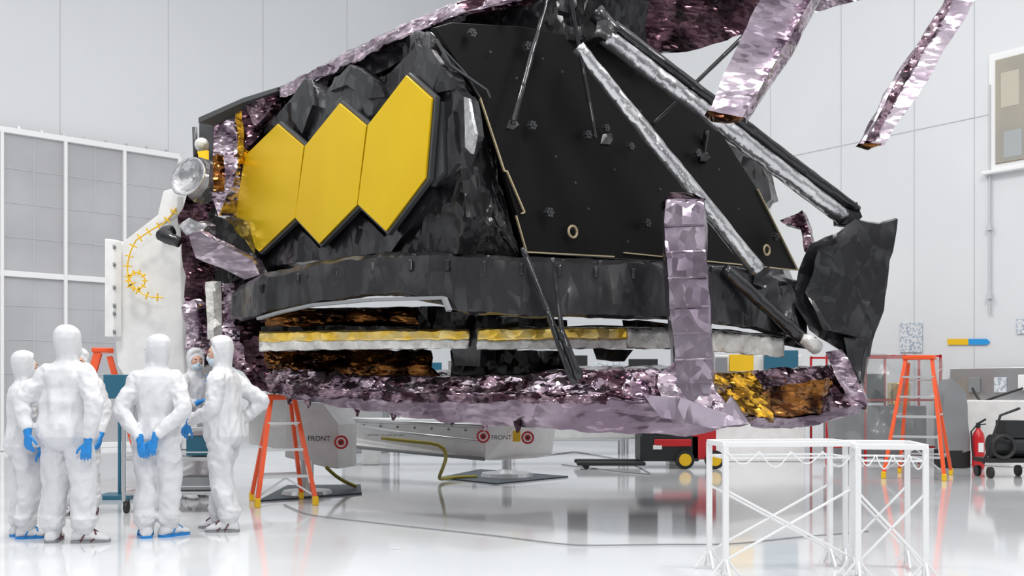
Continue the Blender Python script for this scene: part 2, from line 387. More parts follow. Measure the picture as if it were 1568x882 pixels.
strut('strut_silver_a',S(885,72,9.4),S(1160,415,9.9),.066,.082,M['silver'],.10)
strut('strut_silver_b',S(925,54,9.6),S(1290,332,10.8),.085,.092,M['silver'],.10)
strut('strut_black_b',S(940,38,9.65),S(1312,322,10.85),.05,.055,M['black2'],.1)
strut('strut_black_c',S(845,-30,9.5),S(785,190,9.0),.03,.025,M['black2'])
strut('strut_black_d',S(872,-10,9.3),S(912,212,9.5),.022,.02,M['black2'])
strut('strut_black_e',S(1150,45,10.6),S(1000,190,10.4),.025,.02,M['black2'])
strut('strut_black_f',S(912,20,9.6),S(945,50,9.6),.09,.06,M['black2'])
strut('strut_black_g',S(1082,200,11.3),S(1075,245,11.5),.03,.03,M['black2'])
strut('strut_lower_a',S(800,380,8.8),S(845,490,8.65),.026,.026,M['black2']); strut('strut_lower_a2',S(838,475,8.65),S(880,588,8.55),.028,.040,M['black2'])
strut('strut_lower_b',S(846,395,8.62),S(862,520,8.55),.018,.022,M['black2']); strut('strut_lower_b2',S(860,505,8.55),S(888,580,8.5),.024,.035,M['black2'])
strut('strut_right_low',S(1110,412,9.6),S(1235,525,10.0),.06,.065,M['black2'],.15)
for i,(a,b,Y,r) in enumerate([(870,5,9.4,.09),(925,45,9.5,.1),(1168,425,9.9,.1),(1302,328,10.8,.13),(1200,455,10.2,.14),(785,190,9,.05),(930,212,9.6,.06),(1080,240,11.3,.06)]):
    c=S(a,b,Y); foil('joint_%d'%i,[c+Vector((-r,0,-r*.7)),c+Vector((r*.2,0,-r)),c+Vector((r,0,-r*.2)),c+Vector((r*.6,0,r)),c+Vector((-r*.7,0,r*.8))],Vector((0,r*1.4,0)),M['black2'],T,.06,.02,9)
rb=[(355,452,488,11.0),(372,436,492,10.8),(400,424,482,10.5),(480,402,464,10.0),(560,392,454,9.5),(620,388,450,9.2),(700,388,476,9.0),(800,394,484,8.9),(900,398,486,8.95),(1000,402,488,9.1),(1100,408,496,9.6),(1200,425,512,10.3),(1235,440,520,10.8)]
loft('ring_beam',[[S(a,t+3,Y+.9) for a,t,b,Y in rb],[S(a,t,Y+.12) for a,t,b,Y in rb],[S(a,t+6,Y) for a,t,b,Y in rb],[S(a,b-4,Y) for a,t,b,Y in rb],[S(a,b,Y+.1) for a,t,b,Y in rb],[S(a,b-10,Y+.9) for a,t,b,Y in rb]],110,4,.028,M['beam'],T,f1=3)
bm=bmesh.new()
for k in range(14):
    a=400+k*57; i=0
    while i<len(rb)-2 and rb[i+1][0]<a: i+=1
    f=(a-rb[i][0])/(rb[i+1][0]-rb[i][0]); t=rb[i][1]*(1-f)+rb[i+1][1]*f; Y=rb[i][3]*(1-f)+rb[i+1][3]*f
    add_box(bm,S(a,t+18,Y-.02),(.04,.04,.10)); add_box(bm,S(a+6,t+5,Y+.03),(.04,.06,.05))
bevel(finish(bm,'beam_clips',M['black2'],T),.01)
bm=bmesh.new()
gl=[(396,488,10.5),(430,478,10.2),(480,467,9.95),(570,459,9.4),(680,456,9.0),(688,476,8.95)]
for i in range(len(gl)-1): add_bar(bm,S(*gl[i]),S(*gl[i+1]),.05,.03)
finish(bm,'beam_edge_strip',M['grey'],T)
tube('bronze_drum',[S(415,490,11.3),S(650,488,10.6)],[.13,.13],M['bronze'],T,20,.08,.06,8)
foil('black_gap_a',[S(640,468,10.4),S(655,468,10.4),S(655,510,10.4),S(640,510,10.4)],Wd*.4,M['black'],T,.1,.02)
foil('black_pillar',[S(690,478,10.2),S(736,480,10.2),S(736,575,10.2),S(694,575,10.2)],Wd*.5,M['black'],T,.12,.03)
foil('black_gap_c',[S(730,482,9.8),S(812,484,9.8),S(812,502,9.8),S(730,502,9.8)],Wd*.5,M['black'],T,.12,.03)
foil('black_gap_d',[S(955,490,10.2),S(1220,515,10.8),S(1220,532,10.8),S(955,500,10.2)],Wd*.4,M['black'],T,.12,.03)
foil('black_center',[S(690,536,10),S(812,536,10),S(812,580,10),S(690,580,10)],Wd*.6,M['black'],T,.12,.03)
foil('gold_gap_box',[S(655,478,10.8),S(684,478,10.8),S(684,502,10.8),S(655,502,10.8)],Wd*.1,M['goldband'],T,.12,.0)
def band(name,row,h1,h2,mats):
    loft(name+'_gold',[[S(a,b,Y+.15) for a,b,Y in row],[S(a,b+3,Y) for a,b,Y in row],[S(a,b+h1,Y) for a,b,Y in row]],60,4,.010,mats[0],T,f1=8)
    loft(name+'_white',[[S(a,b+h1,Y) for a,b,Y in row],[S(a,b+h2,Y+.0) for a,b,Y in row],[S(a,b+h2,Y+.15) for a,b,Y in row]],60,4,.014,mats[1],T,f1=8)
band('bar_left',[(398,509,10.6),(560,506,9.9),(718,505,9.5)],15,27,(M['goldband'],M['whitefoil']))
band('bar_mid',[(731,504,9.5),(850,502,9.4),(960,502,9.5)],18,30,(M['goldband'],M['whitefoil']))
band('bar_right',[(960,502,9.5),(1030,503,9.6),(1110,508,9.9),(1200,516,10.3)],3,30,(M['silver'],M['whitefoil']))
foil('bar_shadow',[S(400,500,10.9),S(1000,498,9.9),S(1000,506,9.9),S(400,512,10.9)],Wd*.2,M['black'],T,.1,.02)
foil('bar_bracket',[S(690,530,9.7),S(735,500,9.6),S(735,560,9.7),S(695,560,9.7)],Wd*.2,M['black2'],T,.08,.02)
foil('lower_black_lip',[S(908,535,9.9),S(950,535,9.9),S(935,552,9.9),S(915,552,9.9)],Wd*.2,M['black2'],T,.08,.02)
loft('bronze_layers',[[S(405,534,11.2),S(520,532,10.8),S(660,538,10.3)],[S(405,555,11.0),S(520,558,10.6),S(660,562,10.1)],[S(420,580,10.8),S(520,585,10.5),S(690,588,10)]],50,8,.04,M['bronze'],T,f1=5)
pt=[(400,572,11.0),(440,566,10.7),(520,574,10.3),(600,578,9.9),(700,578,9.4),(800,578,9.0),(860,570,8.8),(930,568,8.7),(1000,566,8.7),(1050,580,8.6),(1100,600,8.5)]
pm=[(410,590,10.8),(440,592,10.5),(520,598,10.1),(600,604,9.7),(700,606,9.2),(800,606,8.8),(860,606,8.6),(930,608,8.5),(1000,612,8.5),(1050,618,8.4),(1120,632,8.4)]
pb=[(430,604,10.7),(450,612,10.5),(520,622,10.1),(600,634,9.7),(700,646,9.25),(800,652,8.9),(860,656,8.7),(930,660,8.6),(1000,664,8.5),(1060,666,8.5),(1145,648,8.5)]
pbk=[(440,600,12.4),(470,602,12.4),(540,604,12.2),(640,606,12.2),(740,608,12),(840,608,11.8),(900,608,11.8),(980,608,11.8),(1040,610,11.7),(1100,612,11.7),(1200,612,11.7)]
ptk=[(420,568,12),(450,566,12),(530,568,12),(620,568,11.8),(720,568,11.6),(810,568,11.3),(870,562,11.2),(930,562,11.2),(1000,562,11.2),(1070,570,11),(1150,580,11)]
def R3(r): return [S(*p) for p in r]
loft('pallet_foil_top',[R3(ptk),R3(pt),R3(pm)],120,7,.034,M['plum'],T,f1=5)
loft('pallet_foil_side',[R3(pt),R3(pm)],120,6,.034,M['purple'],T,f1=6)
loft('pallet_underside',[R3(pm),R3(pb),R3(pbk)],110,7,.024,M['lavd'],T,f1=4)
loft('pallet_torn_edge',[[S(a,b-3,Y-.04) for a,b,Y in pm[:8]],[S(a,b+10,Y-.05) for a,b,Y in pm[:8]]],110,3,.03,M['plum'],T,f1=7,fringe=.015)
bm=bmesh.new()
for a,b in [(440,612),(470,618),(545,630),(600,636),(690,644),(740,652),(790,654)]:
    Y=10.9-(a-400)*.0052
    c=S(a,b,Y)
    add_tube(bm,[c+Vector((0,0,.06)),c+Vector((.02,0,-.01)),c+Vector((.01,0,-.05))],[.035,.025,.01],6,0,.03,.5,20)
finish(bm,'foil_tails',M['plum'],T)
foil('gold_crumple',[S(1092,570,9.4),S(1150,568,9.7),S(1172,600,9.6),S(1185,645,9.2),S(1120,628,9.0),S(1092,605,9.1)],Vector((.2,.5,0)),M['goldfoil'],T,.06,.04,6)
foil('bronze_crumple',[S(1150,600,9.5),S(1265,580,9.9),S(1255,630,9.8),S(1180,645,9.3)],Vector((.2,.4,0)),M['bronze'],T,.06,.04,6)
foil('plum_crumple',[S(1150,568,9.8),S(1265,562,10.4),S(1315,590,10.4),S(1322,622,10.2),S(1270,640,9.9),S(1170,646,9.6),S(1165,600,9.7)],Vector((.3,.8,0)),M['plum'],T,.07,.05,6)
foil('purple_tail',[S(1264,538,10.3),S(1288,535,10.3),S(1310,575,10.3),S(1326,615,10.2),S(1310,628,10.2),S(1292,600,10.2)],Vector((.1,.2,0)),M['purple'],T,.06,.03,6)
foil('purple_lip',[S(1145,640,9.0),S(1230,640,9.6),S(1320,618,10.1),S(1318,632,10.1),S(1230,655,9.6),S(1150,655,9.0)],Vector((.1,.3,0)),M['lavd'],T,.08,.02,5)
foil('grey_flap',[S(985,602,8.35),S(1050,612,8.3),S(1105,630,8.2),S(1118,608,8.3),S(1148,650,8.3),S(1090,655,8.3),S(1010,640,8.35)],Vector((.05,.15,0)),M['lavcol'],T,.1,.015,3)
def ring(cx,cy,Y,wp,dp): 
    l=S(cx-wp/2,cy,Y); r=S(cx+wp/2,cy-2,Y); return [l,r,r+Vector((.08,dp,0)),l+Vector((.02,dp,0))]
levels=[(1048,306,58),(1049,340,60),(1050,380,60),(1053,420,61),(1056,465,62),(1059,505,58),(1062,545,58),(1064,580,56),(1058,615,55),(1056,632,52)]
bm=bmesh.new(); rs=[]
for cx_,cy_,w_ in levels: rs.append([bm.verts.new(p) for p in ring(cx_,cy_,8.4,w_,.32)])
for i in range(len(rs)-1):
    for k in range(4): bm.faces.new((rs[i][k],rs[i][(k+1)%4],rs[i+1][(k+1)%4],rs[i+1][k]))
bm.faces.new(rs[-1]); 
bmesh.ops.triangulate(bm,faces=bm.faces[:]); crumple(bm,.09,.016,4)
o=finish(bm,'foil_column',M['lavcol'],T,sharp=28); m=o.modifiers.new('s','SOLIDIFY'); m.thickness=.015
bm=bmesh.new()
for cx_,cy_,w_ in levels[1:8]:
    r_=ring(cx_,cy_+6,8.385,w_,.3); add_bar(bm,r_[0],r_[1],.010,.016,0,Z)
finish(bm,'column_tape',M['lav'],T)
foil('column_cap',[S(1018,306,8.4),S(1026,295,8.5),S(1060,296,8.6),S(1080,305,8.4),S(1076,314,8.42),S(1020,316,8.42)],Vector((0,.25,0)),M['dplum'],T,.05,.012)
foil('column_foot',[S(1008,572,8.45),S(1032,558,8.45),S(1088,560,8.45),S(1096,600,8.45),S(1085,628,8.35),S(1045,630,8.35),S(1010,605,8.4)],Vector((0,.3,0)),M['purple'],T,.06,.035,7)
B=[(1312,336),(1343,343),(1371,336),(1362,400),(1355,478),(1332,545),(1310,553),(1270,528),(1240,508),(1216,462),(1222,415),(1240,375),(1285,356)]
foil('black_boot',[S(a,b,10.5) for a,b in B],Vector((.25,.8,.1)),M['black2'],T,.11,.04,2.5)
foil('black_boot_front',[S(a,b,10.35) for a,b in [(1250,385),(1300,362),(1335,380),(1340,450),(1310,520),(1262,500),(1235,450)]],Vector((.1,.4,0)),M['black2'],T,.14,.08,2.2)
foil('black_boot_tail',[S(1290,515,10.4),S(1330,520,10.4),S(1322,585,10.4),S(1300,575,10.4)],Vector((.1,.2,0)),M['black2'],T,.1,.03,4)
tube('white_cap',[S(1250,532,10.0),S(1236,522,9.9),S(1228,518,9.9)],[.075,.07,.05],M['whitefoil'],T,16)
foil('black_cluster',[S(1165,420,10.1),S(1190,425,10.2),S(1212,460,10.2),S(1225,510,10.2),S(1205,512,10.1),S(1180,480,10.1)],Vector((.1,.4,0)),M['black2'],T,.08,.04,6)
foil('small_purple_bracket',[S(1195,338,12),S(1228,322,12),S(1238,345,12),S(1244,372,12),S(1232,385,12),S(1225,350,12),S(1200,342,12)],Vector((.1,.2,0)),M['plum'],T,.07,.02,6)
foil('black_back_right',[S(1080,180,12.7),S(1110,215,12.8),S(1165,250,12.8),S(1182,305,12.8),S(1150,320,12.6),S(1100,260,12.6)],Vector((.2,.3,0)),M['black2'],T,.12,.05)
foil('membrane_fin_a',[S(1186,-80,8.6),S(1290,-80,8.9),S(1245,0,8.8),S(1200,80,8.6),S(1140,181,8.2),S(1120,176,8.2),S(1083,172,8.2),S(1110,110,8.35),S(1165,0,8.6)],Vector((.03,.12,.03)),M['lav'],T,.12,.025,3)
foil('fin_a_edge',[S(1290,-80,8.85),S(1296,-80,8.95),S(1210,82,8.6),S(1142,183,8.2),S(1138,178,8.15)],Vector((.03,.12,.0)),M['purple'],T,.1,.012,5)
foil('fin_a_lip',[S(1083,170,8.16),S(1118,175,8.16),S(1140,180,8.16),S(1122,183,8.16),S(1095,181,8.16)],Vector((0,.12,0)),M['bronze'],T,.05,.01,6)
foil('membrane_fin_b',[S(1500,-80,9.5),S(1545,-80,9.5),S(1494,0,9.4),S(1430,105,9.1),S(1352,222,8.8),S(1333,220,8.8),S(1316,222,8.8),S(1370,120,9.1),S(1450,0,9.4)],Vector((.03,.12,.03)),M['lav'],T,.1,.025,4)
foil('fin_b_edge',[S(1465,-30,9.4),S(1475,-25,9.35),S(1398,105,9.05),S(1335,218,8.75),S(1328,214,8.75),S(1385,105,9.05)],Vector((0,.05,0)),M['plum'],T,.08,.02,6)
foil('fin_b_lip',[S(1316,219,8.76),S(1352,219,8.76),S(1335,226,8.76)],Vector((0,.1,0)),M['bronze'],T,.05,.01,6)
tube('fin_boom',[S(1240,-75,8.8),S(1522,-75,9.5),S(1300,-75,11.4)],[.05,.05,.05],M['black2'],T,10)
def q(name,pts,Y,th,mat,cell=.08,amp=.03,f1=6):
    return foil(name,[S(a,b,Y) for a,b in pts],Wd*th,mat,T,cell,amp,f1)
q('bus_black_strip',[(305,180),(326,172),(326,300),(305,305)],12.0,.25,M['edge'],0,0)
q('bus_purple_strip',[(328,170),(362,158),(364,260),(335,330),(325,300)],11.9,.3,M['purple'],.1,.02)
q('bus_gold_line',[(362,160),(373,155),(373,235),(364,250)],11.8,.1,M['goldfoil'],.07,.02)
q('bus_bronze_line',[(326,240),(334,238),(334,290),(326,292)],11.85,.1,M['bronze'],.07,.02)
q('bus_plum_patch',[(372,152),(430,140),(436,160),(405,195),(376,232)],11.8,.3,M['dplum'],.07,.05)
q('bus_purple_patch',[(378,160),(415,140),(435,150),(415,170),(390,195)],11.75,.1,M['plum'],.06,.05)
q('bus_top_rail',[(304,180),(372,150),(430,132),(430,138),(372,157),(304,188)],11.7,.2,M['edge'],0,0)
q('bus_black_col',[(275,330),(300,262),(345,300),(350,380),(340,560),(290,560),(282,420)],12.1,.8,M['dplum'],.1,.06)
q('bus_black_low',[(320,330),(345,300),(360,340),(395,410),(360,440),(350,540),(395,560),(345,560)],12.0,.8,M['black'],.12,.05)
q('bus_purple_col',[(322,435),(358,432),(360,545),(330,550)],11.7,.2,M['purple'],.09,.02)
q('bus_purple_col_b',[(282,462),(300,458),(308,540),(284,535)],11.8,.2,M['purple'],.07,.04)
q('bus_white_sliver',[(314,432),(326,430),(328,515),(318,520)],11.6,.1,M['whitefoil'],.1,.01)
q('bus_lav_panel',[(288,358),(302,353),(385,398),(398,420),(375,428),(300,395)],11.5,.12,M['lav'],.1,.02,4)
q('bus_silver_bits',[(272,345),(290,335),(318,345),(310,355),(285,360)],11.6,.2,M['silver'],.06,.03)
q('bus_under',[(360,500),(400,490),(425,540),(420,585),(400,575),(375,545)],11.4,.6,M['dplum'],.08,.05)
q('bus_under_b',[(345,520),(380,525),(410,560),(440,600),(400,600),(360,565)],11.5,.6,M['plum'],.08,.05)
q('bus_dark_hole',[(330,330),(356,345),(392,390),(405,420),(330,360)],11.6,.3,M['black'],.1,.03)
c=S(288,270,11.7)
bm=bmesh.new(); axis=Vector((-.35,-.85,.25)).normalized(); s=axis.cross(Z).normalized(); t=s.cross(axis)
rings=[]
for j in range(7):
    f=j/6; r=.25*f; d=-.10*(1-f*f)
    rings.append([bm.verts.new(c+axis*d+(s*math.cos(k*math.pi/14)+t*math.sin(k*math.pi/14))*max(r,.004)) for k in range(28)])
for j in range(6):
    for k in range(28): bm.faces.new((rings[j][k],rings[j][(k+1)%28],rings[j+1][(k+1)%28],rings[j+1][k]))
o=finish(bm,'antenna_dish',M['silver'],T,True); o.modifiers.new('s','SOLIDIFY').thickness=.02
foil('dish_backing',[S(262,275,11.9),S(300,240,11.9),S(322,250,11.9),S(318,285,11.9),S(295,310,11.9)],Wd*.2,M['silver'],T,.07,.03,7)
bm=bmesh.new(); bmesh.ops.create_uvsphere(bm,u_segments=16,v_segments=10,radius=.085,matrix=Matrix.Translation(S(309,222,11.8))); finish(bm,'antenna_feed',M['whitefoil'],T,True)
tube('feed_pole',[S(298,195,11.9),S(300,245,11.9)],[.03,.03],M['edge'],T)
foil('dish_yellow_tag',[S(302,232,11.6),S(316,230,11.6),S(316,244,11.6),S(304,240,11.6)],Wd*.03,M['yellow'],T,0,0)
tube('dish_arm',[S(262,352,11.8),S(250,360,11.7),S(275,372,11.7)],[.07,.09,.06],M['black2'],T,10,.05,.2,15)
# white handling structure
E=empty('white_lifting_fixture')
def wf(name,pts,Y,th,mat,bev=.01): return slab(name,[S(a,b,Y) for a,b in pts],Wd*th,mat,E,bev)
wf('side_plate',[(160,365),(186,372),(250,322),(262,288),(285,268),(290,300),(278,320),(276,420),(285,640),(235,640),(180,560),(176,516),(160,516)],12.5,.12,M['white'])
wf('edge_flange',[(160,365),(174,368),(174,516),(160,516)],12.35,.1,M['white'])
wf('cheek',[(250,292),(265,288),(272,300),(270,330),(240,345),(242,325)],12.3,.08,M['white'])
wf('lower_column',[(236,560),(300,560),(300,735),(236,735)],12.7,.3,M['white'])
bm=bmesh.new()
for y in (378,405,440,468,480,508): 
    p=S(177,y,12.36); add_tube(bm,[p,p-Wd*.03],[.025,.025],8)
finish(bm,'bolts',M['grey'],E)
bm=bmesh.new()
cv=[(270,318),(262,330),(250,343),(235,350),(220,360),(208,368),(200,385),(196,400),(195,415),(200,430),(205,440),(218,450),(232,455),(250,456)]
P=[S(a,b,12.28) for a,b in cv]
add_tube(bm,P,.009,6)
for i in range(len(P)-1):
    m_=(P[i]+P[i+1])/2; t=(P[i+1]-P[i]).normalized(); n=Vector((-t.z,0,t.x)); add_bar(bm,m_-n*.05,m_+n*.05,.015,.02,0,Vector((0,1,0)))
R=[S(209+13*math.cos(k*math.pi/10),430+13*math.sin(k*math.pi/10),12.28) for k in range(21)]
add_tube(bm,R,.009,6)
for k in range(0,20,2):
    d=Vector((math.cos(k*math.pi/10),0,-math.sin(k*math.pi/10))); c=S(209,430,12.28); add_bar(bm,c+d*.07,c+d*.14,.015,.02,0,Vector((0,1,0)))
finish(bm,'yellow_harness_line',M['yellow'],E)
# ---------------- support dolly
E=empty('transport_dolly')
def Sd(name,pts,Y,th,mat,bev=.01,d=Vector((.3,1,0))): return slab(name,[S(a,b,Y) for a,b in pts],d*th,mat,E,bev)
Sd('left_beam_box',[(436,612),(494,618),(518,650),(518,718),(500,716),(436,700)],12.3,.5,M['white'])
Sd('left_beam_body',[(380,600),(440,605),(440,690),(380,680)],12.6,.6,M['white'])
bm=bmesh.new()
def quadbox(bm,A,th):
    vs=[bm.verts.new(p) for p in A]+[bm.verts.new(p+th) for p in A]; n=len(A)
    bm.faces.new(vs[:n]); bm.faces.new(vs[n:][::-1])
    for i in range(n): bm.faces.new((vs[i],vs[(i+1)%n],vs[n+(i+1)%n],vs[n+i]))
quadbox(bm,[S(488,643,14.6),S(742,655,12.9),S(742,703,12.9),S(528,683,14.0),S(488,662,14.6)],Wd*.35)
bevel(finish(bm,'main_beam',M['white'],E),.01)
tube('beam_flange',[S(488,641,14.5),S(742,653,12.85)],[.03,.03],M['steel'],E,8)
tube('beam_lower_flange',[S(528,683,13.95),S(742,703,12.85)],[.025,.025],M['grey'],E,8)
bm=bmesh.new()
for a in range(505,740,26):
    f=(a-488)/254; Y=14.5-1.65*f; c=S(a,648+12*f,Y-.03); add_tube(bm,[c,c-Vector((0,.02,0))],[.018,.018],8)
finish(bm,'beam_bolts',M['grey'],E)
quadp=[S(742,650,12.8),S(790,652,13.0),S(818,656,13.3),S(812,698,13.3),S(790,703,13.0),S(742,706,12.8)]
slab('end_box',quadp,Wd*.4,M['white'],E,.02)
bm=bmesh.new()
for p0 in (S(523,677,12.2),S(740,668,12.7),S(808,670,12.95)):
    add_tube(bm,[p0,p0-Vector((0,.03,0))],[.085,.085],20,0); add_tube(bm,[p0-Vector((0,.03,0)),p0-Vector((0,.035,0))],[.06,.06],20,1)
    add_tube(bm,[p0-Vector((0,.035,0)),p0-Vector((0,.042,0))],[.04,.04],20,0); add_tube(bm,[p0-Vector((0,.042,0)),p0-Vector((0,.047,0))],[.018,.018],12,2)
finish(bm,'target_discs',[M['red'],M['frame'],M['dark']],E)
def label(k,txt,a,b,Y,size):
    cu=bpy.data.curves.new('label_%s'%k,'FONT'); cu.body=txt; cu.size=size; cu.extrude=.002
    o=bpy.data.objects.new('label_%s'%k,cu); bpy.context.collection.objects.link(o); o.location=S(a,b,Y); o.rotation_euler=(math.pi/2,0,0); o.data.materials.append(M['dark']); o.parent=E
label('a','FRONT',471,675,12.25,.085); label('b','FRONT',752,673,12.7,.08)
label('c','CAUTION: DO NOT EXCEED',560,668,13.5,.04)
bm=bmesh.new(); add_box(bm,S(791,668,12.9),(.10,.01,.14)); finish(bm,'yellow_label',M['yellow'],E)
pf=G(776,731)
bm=bmesh.new(); add_tube(bm,[pf+Z*.02,pf+Z*.07],[.38,.36],28); add_tube(bm,[pf+Z*.07,pf+Z*.12],[.2,.1],24); add_tube(bm,[pf+Z*.1,pf+Z*.42],[.07,.07],16)
finish(bm,'jack_pedestal',M['steel'],E)
p2=G(470,758)
bm=bmesh.new(); add_tube(bm,[p2+Z*.02,p2+Z*.06],[.3,.28],28); add_tube(bm,[p2+Z*.05,Vector((p2.x,p2.y,.42))],[.08,.08],16); finish(bm,'jack_pedestal_b',M['steel'],E)
slab('mat_right',[G(672,733),G(735,720),G(870,731),G(760,742)],Z*.02,M['mat'],E)
slab('mat_left',[G(395,769),G(440,745),G(552,744),G(554,757)],Z*.02,M['mat'],E)
tube('yellow_hose',[S(585,671,13.2),S(620,675,12.9),S(660,679,12.6),S(686,680,12.5),S(684,700,12.6),S(676,722,13.3),S(670,735,13.6),S(690,731,14.0),S(730,730,14.2)],[.024]*9,M['hose'],E,10,.1,0,30,1,True,3)
tube('yellow_hose_b',[S(500,716,12.2),S(520,735,12.5),S(545,745,12.6)],[.022]*3,M['hose'],E,10,.1,0,30,1,True,3)
tube('grey_conduit',[S(490,643,14.3),S(610,662,13.4),S(735,676,12.75)],[.02]*3,M['steel'],E,8)
box('rear_platform',(.2,17,.62),(6,.4,.35),.05,M['white'],E,.02)
box('rear_leg_1',(-2.4,17,.22),(.3,.3,.44),.05,M['white'],E,.02); box('rear_leg_2',(2.8,17,.22),(.3,.3,.44),.05,M['white'],E,.02)
# ---------------- ladders
def ladder(loc,yaw,h,wb,wt,spread,nst,name='step_ladder'):
    E=empty(name,loc); E.rotation_euler=(0,0,yaw)
    bm=bmesh.new()
    for s in(-1,1):
        add_bar(bm,(s*wb/2,-spread/2,.06),(s*wt/2,-.06,h-.05),.045,.09,0,Vector((0,1,0)))
        add_bar(bm,(s*wb/2*.9,spread/2,.06),(s*wt/2*.9,.08,h-.1),.04,.07,0,Vector((0,1,0)))
    fin_local(bm,'rails',M['orange'],E)
    bm=bmesh.new(); add_box(bm,(0,0,h-.02),(wt+.08,.26,.06)); bevel(fin_local(bm,'top_cap',M['orange'],E),.012)
    bm=bmesh.new()
    for k in range(1,nst+1):
        f=k/(nst+1); w=wb*(1-f)+wt*f; y=-spread/2*(1-f)-.06*f
        add_box(bm,(0,y,f*(h-.05)+.03),(w,.085,.03))
        if k%2: 
            yb=spread/2*(1-f)+.08*f; add_box(bm,(0,yb,f*(h-.1)+.03),(w*.9,.025,.025))
    for s in(-1,1):
        z=.52*h; w=(wb+wt)/2
        add_bar(bm,(s*w/2,-spread*.27,z),(s*w/2*.95,spread*.27,z),.015,.02)
        add_bar(bm,(s*wb/2,-spread/2+.03,.10),(0,-spread*.40,.3*h/1.2),.012,.02)
    fin_local(bm,'steps',M['alu'],E)
    bm=bmesh.new()
    for s in(-1,1):
        add_box(bm,(s*wb/2,-spread/2,.05),(.06,.1,.10)); add_box(bm,(s*wb/2*.9,spread/2,.05),(.055,.08,.10))
    bevel(fin_local(bm,'feet',M['yellow'],E),.01)
    bm=bmesh.new(); add_bar(bm,(wb*.42,-spread*.40-.04,h*.2),(wb*.38,-spread*.33-.04,h*.36),.03,.01); add_bar(bm,(wt*.5+.02,-.12,h*.72),(wt*.5+.01,-.10,h*.88),.02,.05); fin_local(bm,'labels',M['frame'],E)
    return E
p=G(431,770); ladder((p.x,p.y,0),math.radians(22),1.2,.62,.26,.70,3)
p=G(1408,730); ladder((p.x,p.y,0),math.radians(-30),1.76,.80,.36,1.15,5)
p=G(158,745); ladder((p.x,p.y,0),math.radians(-70),1.8,.6,.34,1.0,5)
# ---------------- white barrier frames
def barrier(loc,yaw,L,D,h):
    E=empty('white_barrier_frame',loc); E.rotation_euler=(0,0,yaw)
    bm=bmesh.new(); c=[(-L/2,-D/2),(L/2,-D/2),(L/2,D/2),(-L/2,D/2)]
    for x,y in c: add_box(bm,(x,y,h/2+.02),(.036,.036,h-.04))
    for i in range(4):
        a=c[i];b=c[(i+1)%4]
        add_bar(bm,(*a,h),(*b,h),.04,.036)
        add_bar(bm,(*a,h*.93-.03),(*b,h*.93-.03),.014,.014)
    add_bar(bm,(-L/2,-D/2,.12),(L/2,-D/2,h*.66),.016,.016); add_bar(bm,(-L/2,-D/2,h*.66),(L/2,-D/2,.12),.016,.016)
    add_bar(bm,(-L/2,D/2,.12),(L/2,D/2,h*.66),.016,.016); add_bar(bm,(-L/2,D/2,h*.66),(L/2,D/2,.12),.016,.016)
    for x,y in c:
        for dx,dy in((.1,0),(-.1,0),(0,.1),(0,-.1)):
            add_bar(bm,(x,y,.14),(x+dx,y+dy,.012),.015,.015)
    bevel(fin_local(bm,'tube_frame',M['tube'],E),.004)
    bm=bmesh.new()
    for k in range(4):
        x=-L/2+L*(k+.5)/4; P=[Vector((x-L/8,-D/2-.03,h-.05)),Vector((x,-D/2-.03,h-.16-.03*(k%2))),Vector((x+L/8,-D/2-.03,h-.05))]
        P,_=resample(P,[1,1,1],.03)
        for _ in range(6): P=[P[0]]+[(P[i-1]+P[i]*2+P[i+1])/4 for i in range(1,len(P)-1)]+[P[-1]]
        add_tube(bm,P,.004,6)
    fin_local(bm,'hanging_cord',M['tube'],E,True)
barrier((1.84,6.85,0),math.radians(6),.88,.36,.89)
barrier((2.53,6.78,0),math.radians(-10),.42,.55,.88)
# ---------------- pallet truck
E=empty('pallet_truck')
c=G(1035,718)
def T_(x,y,z): return Vector((c.x+x,c.y+y,z))
bm=bmesh.new(); add_box(bm,T_(-.1,.35,.33),(.95,.7,.42),0,0); add_box(bm,T_(.45,.35,.45),(.4,.7,.6),0,1); add_box(bm,T_(-.1,.3,.58),(.9,.6,.1),0,0)
add_box(bm,T_(-.05,-.01,.42),(.6,.04,.12),0,1); add_box(bm,T_(.3,.35,.85),(.08,.6,.6),0,0); add_box(bm,T_(.6,.35,.7),(.12,.6,.3),0,1)
bevel(finish(bm,'chassis',[M['dark'],M['red']],E),.03,3)
bm=bmesh.new()
for y in(-.05,.55): add_box(bm,T_(-1.05,y,.09),(1.1,.17,.06))
bevel(finish(bm,'forks',M['dark'],E),.02)
bm=bmesh.new()
for x in(.14,.62): add_tube(bm,[T_(x,-.06,.15),T_(x,.08,.15)],[.15,.15],24,0); add_tube(bm,[T_(x,-.075,.15),T_(x,-.06,.15)],[.10,.10],20,1)
for y in(-.05,.55): add_tube(bm,[T_(-1.45,y-.05,.05),T_(-1.45,y+.05,.05)],[.05,.05],14,0)
finish(bm,'wheels',[M['dark'],M['yellow']],E)
bm=bmesh.new(); add_box(bm,T_(-.3,-.02,.35),(.14,.02,.07)); finish(bm,'data_label',M['frame'],E)
